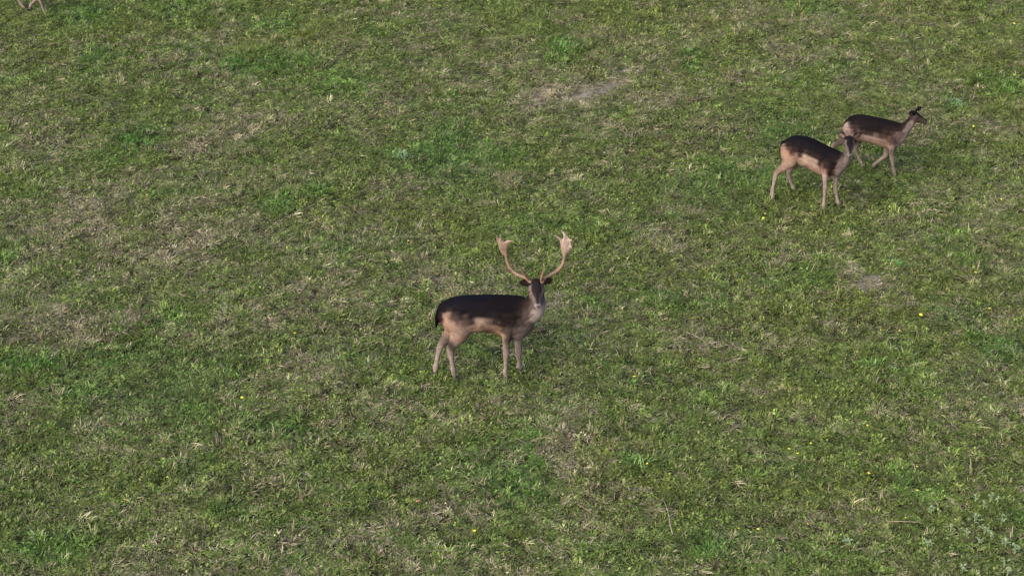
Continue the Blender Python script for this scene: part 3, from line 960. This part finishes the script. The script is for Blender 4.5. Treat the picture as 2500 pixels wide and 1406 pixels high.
wal.ctrl = [(x, y, c, k) for x, y, k in [
    (2063, 297, BLK), (2075, 290, BLK), (2095, 287, DK), (2120, 291, DK), (2145, 296, DK), (2170, 301, DK), (2192, 307, DK),
    (2080, 302, DK), (2100, 306, DK), (2125, 312, DK), (2150, 316, DK), (2175, 318, S(58, 42, 43)), (2195, 316, S(66, 47, 45)),
    (2085, 316, S(70, 52, 52)), (2105, 317, S(54, 42, 45)), (2116, 313, DK), (2140, 318, DK), (2115, 322, S(60, 46, 46)), (2125, 323, S(58, 44, 45)), (2145, 325, S(62, 46, 46)), (2163, 330, S(80, 56, 52)), (2178, 333, S(92, 62, 56)), (2184, 345, S(110, 80, 73)), (2172, 347, S(110, 78, 70)),
    (2095, 328, S(104, 84, 80)), (2080, 318, S(110, 88, 83)), (2078, 308, S(78, 60, 58)),
    (2068, 306, S(166, 140, 130)), (2070, 318, S(160, 134, 122)), (2068, 330, S(150, 122, 110)), (2080, 332, S(140, 116, 106)), (2085, 342, S(132, 106, 90)), (2098, 342, S(140, 110, 90)),
    (2112, 330, S(160, 134, 122)), (2125, 334, S(168, 140, 126)), (2140, 340, S(170, 140, 124)), (2155, 346, S(160, 128, 112)), (2125, 346, S(160, 126, 104)), (2145, 352, S(176, 138, 110)), (2160, 358, S(172, 134, 108)), (2166, 351, S(160, 122, 98)), (2172, 361, S(172, 142, 126)), (2176, 372, S(140, 118, 110)),
    (2192, 354, S(150, 126, 117)), (2205, 345, S(156, 136, 129)), (2195, 335, S(120, 96, 90)), (2205, 328, S(116, 98, 95)), (2203, 314, S(64, 47, 45)), (2212, 322, S(138, 122, 119)), (2215, 335, S(158, 140, 136)),
    (2210, 303, S(54, 40, 41)), (2217, 294, S(54, 40, 41)), (2219, 306, S(120, 104, 102)), (2227, 312, S(150, 134, 131)), (2232, 300, S(150, 134, 130)), (2223, 286, S(48, 37, 39)), (2235, 292, S(124, 107, 103)), (2240, 298, S(140, 124, 120))]]

wal.marks = [(2044, 349, -.11, .040, S(64, 54, 50, .14), .9), (2056, 343, -.11, .040, S(96, 80, 72, .25), .8), (2045, 357, -.12, .05, S(112, 100, 94), .7),
             (2178, 372, -.11, .05, S(116, 94, 90), .6)]


def wal_colour(dr, q, v, par, body):
    col = common_colour(dr, q, v, par, body, S(44, 35, 40), S(86, 70, 69), S(78, 68, 68), S(60, 48, 50), S(44, 34, 40), (.33, .45), S(40, 32, 34))
    return col


wal.finish(wal_colour, voxel=.0075, noise=.010)
tag(wal.root, 'dark brown fallow doe walking to the right, seen from the side beyond the standing doe', 'deer', 'fallow does')


# ---- third doe: only her legs reach into the picture at its upper left corner
def copy_thing(src, name_loc, rz):
    r = src.copy()
    COL.objects.link(r)
    r.location, r.rotation_euler = name_loc, (0, 0, rz)
    for ch in list(src.children):
        k = ch.copy()
        COL.objects.link(k)
        k.parent = r
    return r


far = copy_thing(wal.root, G(70, 36), math.radians(-6))
g = G(112, 38)
off = np.array([math.cos(math.radians(-6)), math.sin(math.radians(-6)), 0]) * .33 - np.array([math.sin(math.radians(6)), math.cos(math.radians(6)), 0]) * .08
far.location = (g[0] - off[0], g[1] - off[1], 0)
tag(far, 'doe at the upper left corner of the field, only her pale walking legs in view', 'deer', 'fallow does')


# ------------------------------------------------------------------ small plants and litter of the meadow
PETAL = simple('yellow_petal', (.56, .49, .05), .6, .2, .1)
STEM = simple('green_stem', (.07, .12, .03), .6, .2)
STRAW = simple('straw', (.17, .15, .10), .8, .2, .3, 25)
PALESTRAW = simple('bleached_stalk', (.22, .205, .17), .8, .2, .25, 25)
BROWNSTEM = simple('brown_stalk', (.16, .115, .07), .8, .2, .3, 25)
PALELEAF = simple('pale_leaf', (.145, .195, .10), .6, .3, .25, 60)
FRESH = simple('fresh_leaf', (.075, .165, .036), .55, .3, .2, 60)
LIME = simple('lime_leaf', (.11, .19, .045), .55, .3, .2, 60)
GREY = simple('greygreen_leaf', (.12, .18, .10), .6, .3, .2, 60)
ORANGE = simple('autumn_leaf', (.26, .15, .075), .7, .2, .25, 60)


def spot(px, py, h=.07):
    p = G(px, py, h)
    return np.array([p[0], p[1], float(hills(p[0], p[1]))])


def tube(pts, r0, r1, n=6):
    P = catmull(pts, 4)
    V, F = [], []
    for i, p in enumerate(P):
        t = P[min(i + 1, len(P) - 1)] - P[max(i - 1, 0)]
        t /= np.linalg.norm(t)
        a = np.cross(t, (0.3, .2, 1.0)); a /= np.linalg.norm(a) + 1e-9
        b = np.cross(t, a)
        r = r0 + (r1 - r0) * i / (len(P) - 1)
        V += [p + r * (a * math.cos(q * 6.2832 / n) + b * math.sin(q * 6.2832 / n)) for q in range(n)]
    for i in range(len(P) - 1):
        F += [(i * n + k, i * n + (k + 1) % n, (i + 1) * n + (k + 1) % n, (i + 1) * n + k) for k in range(n)]
    F += [tuple(range(n))[::-1], tuple(range(len(V) - n, len(V)))]
    return V, F


def merge(parts):
    V, F = [], []
    for v, f in parts:
        F += [tuple(i + len(V) for i in q) for q in f]
        V += list(v)
    return V, F


def leaf(base, az, el, L, w, fold=.25, droop=.6):
    """A folded, drooping leaf of six faces."""
    base = np.asarray(base, float)
    s = np.array([-math.sin(az), math.cos(az), 0])
    V, F, p = [], [], base.copy()
    for k, ww in enumerate((.25, .9, .8, .05)):
        d = np.array([math.cos(az) * math.cos(el), math.sin(az) * math.cos(el), math.sin(el)])
        up = np.array([0, 0, abs(ww * w * fold)])
        V += [p + s * ww * w * .5 + up, p, p - s * ww * w * .5 + up]
        p = p + d * L / 3
        el -= droop / 2
    for k in range(3):
        a = 3 * k
        F += [(a, a + 1, a + 4, a + 3), (a + 1, a + 2, a + 5, a + 4)]
    return V, F


def flower_meshes():
    st = tube([(0, 0, 0), (.004, .002, .04), (0, .004, .082)], .0022, .0016, 5)
    parts = []
    for k in range(13):
        a = k * 6.2832 / 13
        parts.append(leaf((.003 * math.cos(a), .003 * math.sin(a), .084), a, .55, .018, .009, .1, .9))
    parts.append((lambda m: ([tuple(v.co) for v in m.vertices], [tuple(p.vertices) for p in m.polygons]))(ellipsoid((0, .004, .086), (.007, .007, .005), 8, 4)))
    return mesh('stem', *st), mesh('flower_head', *merge(parts))


ST, HD = flower_meshes()
ST.materials.append(STEM)
HD.materials.append(PETAL)
FLOWERS = [
    (2246, 764, 1.25, 'largest yellow flower at the right, left of another bright one'), (2414, 751, 1.15, 'bright yellow flower near the right edge, level with the buck back'),
    (2151, 797, .8, 'left one of two small yellow flowers below the bare pale patch'), (2194, 800, .8, 'right one of two small yellow flowers below the bare pale patch'),
    (1549, 921, 1.2, 'yellow flower on a leafy green plant right of the buck'), (2115, 1039, .8, 'small pale yellow flower alone in the dark turf at right'),
    (1980, 1074, .7, 'topmost of a loose trio of tiny yellow flowers right of centre'), (1930, 1089, .7, 'leftmost of a loose trio of tiny yellow flowers right of centre'),
    (1948, 1099, .7, 'lowest of a loose trio of tiny yellow flowers right of centre'), (1787, 1099, .7, 'tiny yellow flower alone to the left of the trio'),
    (1581, 1132, .8, 'yellow flower at the tip of a bright green tuft low centre'), (2120, 1147, 1.15, 'big yellow flower with yellowish leaves low at right'),
    (2086, 1202, .85, 'yellow flower just below and left of the big one'), (2238, 1196, .9, 'yellow flower above the pale leafy weeds'),
    (2237, 1137, .7, 'tiny yellow flower in olive turf above its neighbour, low right'), (2208, 1264, .8, 'yellow flower right above the straight lying straw'),
    (1970, 1269, .8, 'yellow flower low down, left of the straight lying straw'), (1803, 1283, .85, 'left one of two yellow flowers in the green patch at the bottom'),
    (1851, 1281, .8, 'right one of two yellow flowers in the green patch at the bottom'), (1653, 1285, .8, 'pale yellow flower beside the bleached branching twig'),
    (1935, 1138, .65, 'tiny yellow flower below the trio right of centre'), (2475, 53, 1.2, 'yellow flower in the upper right corner'),
    (2377, 304, .9, 'yellow flower to the right of the walking doe'), (1865, 525, 1.0, 'bright yellow flower below the hind hoof of the standing doe'),
    (2445, 481, .8, 'yellow flower at the right edge, below the walking doe'), (2379, 668, .9, 'yellow flower beside a green tuft at the right edge'),
    (718, 814, 1.0, 'greenish yellow flower left of the buck, higher of two'), (838, 859, .9, 'yellow flower left of the buck hind legs'),
    (591, 970, 1.0, 'yellow flower left of and lower than the buck hooves'), (672, 975, .65, 'tiny faint yellow flower on grey grass, left of the buck'),
    (1158, 1290, 1.1, 'bright yellow flower alone at the bottom centre'), (394, 255, .95, 'right one of two yellow flowers at the upper left'),
    (354, 250, .65, 'left, fainter one of two yellow flowers at the upper left'), (997, 583, .9, 'yellow flower left of the buck antlers'),
    (146, 653, .85, 'yellow flower alone near the left edge'), (917, 560, .65, 'tiny yellow flower further left of the buck antlers'),
    (340, 32, .6, 'tiny yellow flower near the top left'), (2310, 522, .6, 'tiny yellow flower in olive turf right of both does')]
for i, (px, py, sc, lab) in enumerate(FLOWERS):
    o = bpy.data.objects.new('yellow_flower', None)
    COL.objects.link(o)
    o.empty_display_size = .05
    o.location = spot(px, py, .085 * sc + .02)
    o.location.z += .015
    sc *= .88
    o.scale = (sc, sc, sc)
    o.rotation_euler = (random.uniform(-.1, .35), random.uniform(-.2, .2), random.uniform(0, 6.28))
    link('stem', ST, None, o)
    link('flower_head', HD, None, o)
    tag(o, lab, 'flower', 'small yellow meadow flowers')


def stalk(name, pts, r0, r1, mat, label, cat, extra=()):
    r0, r1 = r0 * .7, r1 * .7
    q = [G(px, py, z * .75) for px, py, z in pts]
    p0 = np.array([q[0][0], q[0][1], float(hills(q[0][0], q[0][1]))])
    parts = [tube([a - p0 for a in q], r0, r1)]
    for e in extra:
        parts.append(tube([G(px, py, z * .75) - p0 for px, py, z in e], r0 * .8, r1 * .7))
    o = link(name, mesh(name, *merge(parts)), mat)
    o.location = p0
    tag(o, label, cat)


stalk('dry_stalk', [(1299, 1077, .05), (1318, 1070, .08), (1345, 1066, .085), (1378, 1068, .05)], .007, .004, STRAW, 'pale arching dry grass stalk lying on the turf below the buck', 'stalk')
stalk('dry_stalk', [(2166, 1273, .06), (2195, 1272, .075), (2225, 1273, .075), (2252, 1274, .055)], .0065, .005, STRAW, 'straight pale straw lying level on the turf at the lower right', 'stalk')
stalk('dry_twig', [(1642, 1302, .05), (1636, 1280, .09), (1633, 1260, .10), (1628, 1240, .09), (1621, 1222, .06)], .006, .004, PALESTRAW, 'bleached branching dry twig standing in the turf at the lower centre', 'twig',
      [[(1633, 1260, .10), (1643, 1254, .10), (1656, 1250, .08)], [(1629, 1242, .09), (1618, 1248, .09), (1606, 1244, .06)]])
stalk('dry_stalk', [(1410, 1229, .06), (1425, 1239, .08), (1447, 1253, .06)], .006, .004, BROWNSTEM, 'brown slanting dead stalk in the tan patch at the bottom centre', 'stalk')
stalk('dry_stalk', [(1671, 809, .06), (1695, 818, .09), (1724, 836, .06)], .006, .004, PALESTRAW, 'forked pale dry stalk on the turf right of the buck', 'stalk', [[(1712, 828, .08), (1719, 815, .08), (1724, 804, .06)]])
stalk('dry_stalk', [(1523, 207, .06), (1545, 193, .09), (1563, 178, .07)], .006, .003, STRAW, 'pale thin stalk slanting up from the bare patch at the top', 'stalk')
stalk('dry_stalk', [(1482, 192, .06), (1497, 190, .09), (1511, 194, .06)], .008, .005, PALESTRAW, 'short thick whitish stalk lying on the bare patch at the top', 'stalk')


def weed(name, px, py, n, L, w, el, mat, label, cat, group=None, seed=1, h=.05, rad=.02):
    g = random.Random(seed)
    parts = []
    for k in range(n):
        a = k * 6.2832 / n + g.uniform(-.5, .5)
        r = rad * math.sqrt(g.random())
        parts.append(leaf((r * math.cos(a * 3), r * math.sin(a * 3), h * g.uniform(.5, 1.1)), a, el + g.uniform(-.3, .3), L * g.uniform(.6, 1.15), w * g.uniform(.7, 1.1)))
    parts.append(tube([(0, 0, -.02), (.002, 0, h * .5), (0, 0, h * .9)], .006, .004, 5))
    o = link(name, mesh(name, *merge(parts)), mat)
    o.location = spot(px, py, h)
    tag(o, label, cat, group)
    return o


weed('broadleaf_weed', 2190, 646, 8, .07, .04, .5, FRESH, 'bright green rosette of broad leaves above the bare patch at the right', 'weed', seed=3)
weed('broadleaf_weed', 1549, 940, 9, .07, .028, .7, FRESH, 'bright green leafy plant under the yellow flower right of the buck', 'weed', seed=4)
weed('grass_tuft', 2142, 890, 12, .11, .013, 1.1, LIME, 'lime green upright grass tuft at the right, larger of two', 'grass tuft', seed=5, h=.03, rad=.06)
weed('grass_tuft', 2186, 908, 8, .08, .014, 1.0, LIME, 'small lime green grass tuft beside the larger one at right', 'grass tuft', seed=6, h=.03, rad=.03)
weed('grass_tuft', 2332, 252, 26, .16, .016, .7, GREY, 'pale green spreading grass tuft right of the walking doe', 'grass tuft', seed=7, h=.04, rad=.12)
weed('grass_tuft', 982, 378, 24, .16, .014, .6, GREY, 'pale grey green leaning grass tuft left of the dark hollow', 'grass tuft', seed=8, h=.04, rad=.11)
weed('grass_tuft', 1375, 122, 30, .14, .014, 1.0, FRESH, 'bright green grass tuft at the top, right of centre', 'grass tuft', seed=9, h=.03, rad=.14)
weed('grass_tuft', 1562, 1140, 22, .15, .013, .9, LIME, 'light green leaning grass tuft beside a yellow flower, low centre', 'grass tuft', seed=10, h=.03, rad=.09)
weed('broadleaf_weed', 2068, 1320, 8, .06, .03, .5, GREY, 'grey green small leafy weed at the bottom right of centre', 'weed', seed=11)
weed('broadleaf_weed', 1682, 124, 9, .06, .04, .6, FRESH, 'round bright green weed cushion near the top', 'weed', seed=12)
PALE_WEEDS = [
    (2380, 1265, 1.5, 'largest pale leafy weed of the lower right patch'), (2447, 1268, 1.1, 'pale weed right of the largest one, near the edge'), (2360, 1298, 1.0, 'pale weed below and left of the largest one'),
    (2405, 1293, 1.2, 'pale weed just below and right of the largest one'), (2390, 1320, 1.1, 'pale weed at the middle of the patch'), (2422, 1306, .9, 'small pale weed right of the patch middle'),
    (2455, 1324, 1.3, 'broad pale weed near the right edge'), (2478, 1337, 1.2, 'pale weed at the right edge of the patch'), (2275, 1240, 1.0, 'pale weed standing apart to the left of the patch'),
    (2265, 1327, 1.2, 'pale round weed left of the patch, near the bottom'), (2420, 1210, .7, 'tiny pale weed at the top right of the patch'), (2382, 1214, .7, 'tiny pale weed at the top of the patch'),
    (2322, 1285, .7, 'tiny pale weed between the patch and its left outlier'), (2453, 1370, 1.0, 'upper of two pale weeds in the bottom right corner'), (2460, 1394, 1.1, 'lower of two pale weeds in the bottom right corner'),
    (2350, 1391, 1.0, 'pale weed at the bottom edge'), (2436, 1216, .6, 'tiny pale weed at the upper right end of the patch'), (2402, 1230, .6, 'tiny pale weed above the largest one')]
for i, (px, py, sc, lab) in enumerate(PALE_WEEDS):
    o = weed('pale_weed', px, py, int(7 + 5 * sc), .028 * sc + .012, .022, .5, PALELEAF, lab, 'weed', 'pale leafy weeds in the lower right corner', seed=40 + i, h=.085, rad=.028 * sc)
for px, py, lab in [(2076, 606, 'reddish fallen leaf on the turf below the does'), (1022, 1217, 'orange fallen leaf on the turf at the bottom, left of centre'), (2074, 471, 'orange fallen leaf by the front hooves of the standing doe')]:
    p = spot(px, py, .06)
    o = link('fallen_leaf', mesh('fallen_leaf', *leaf((-.03, 0, .055), .4, .15, .055, .04, .2, .5)), ORANGE)
    o.location = p
    tag(o, lab, 'leaf')
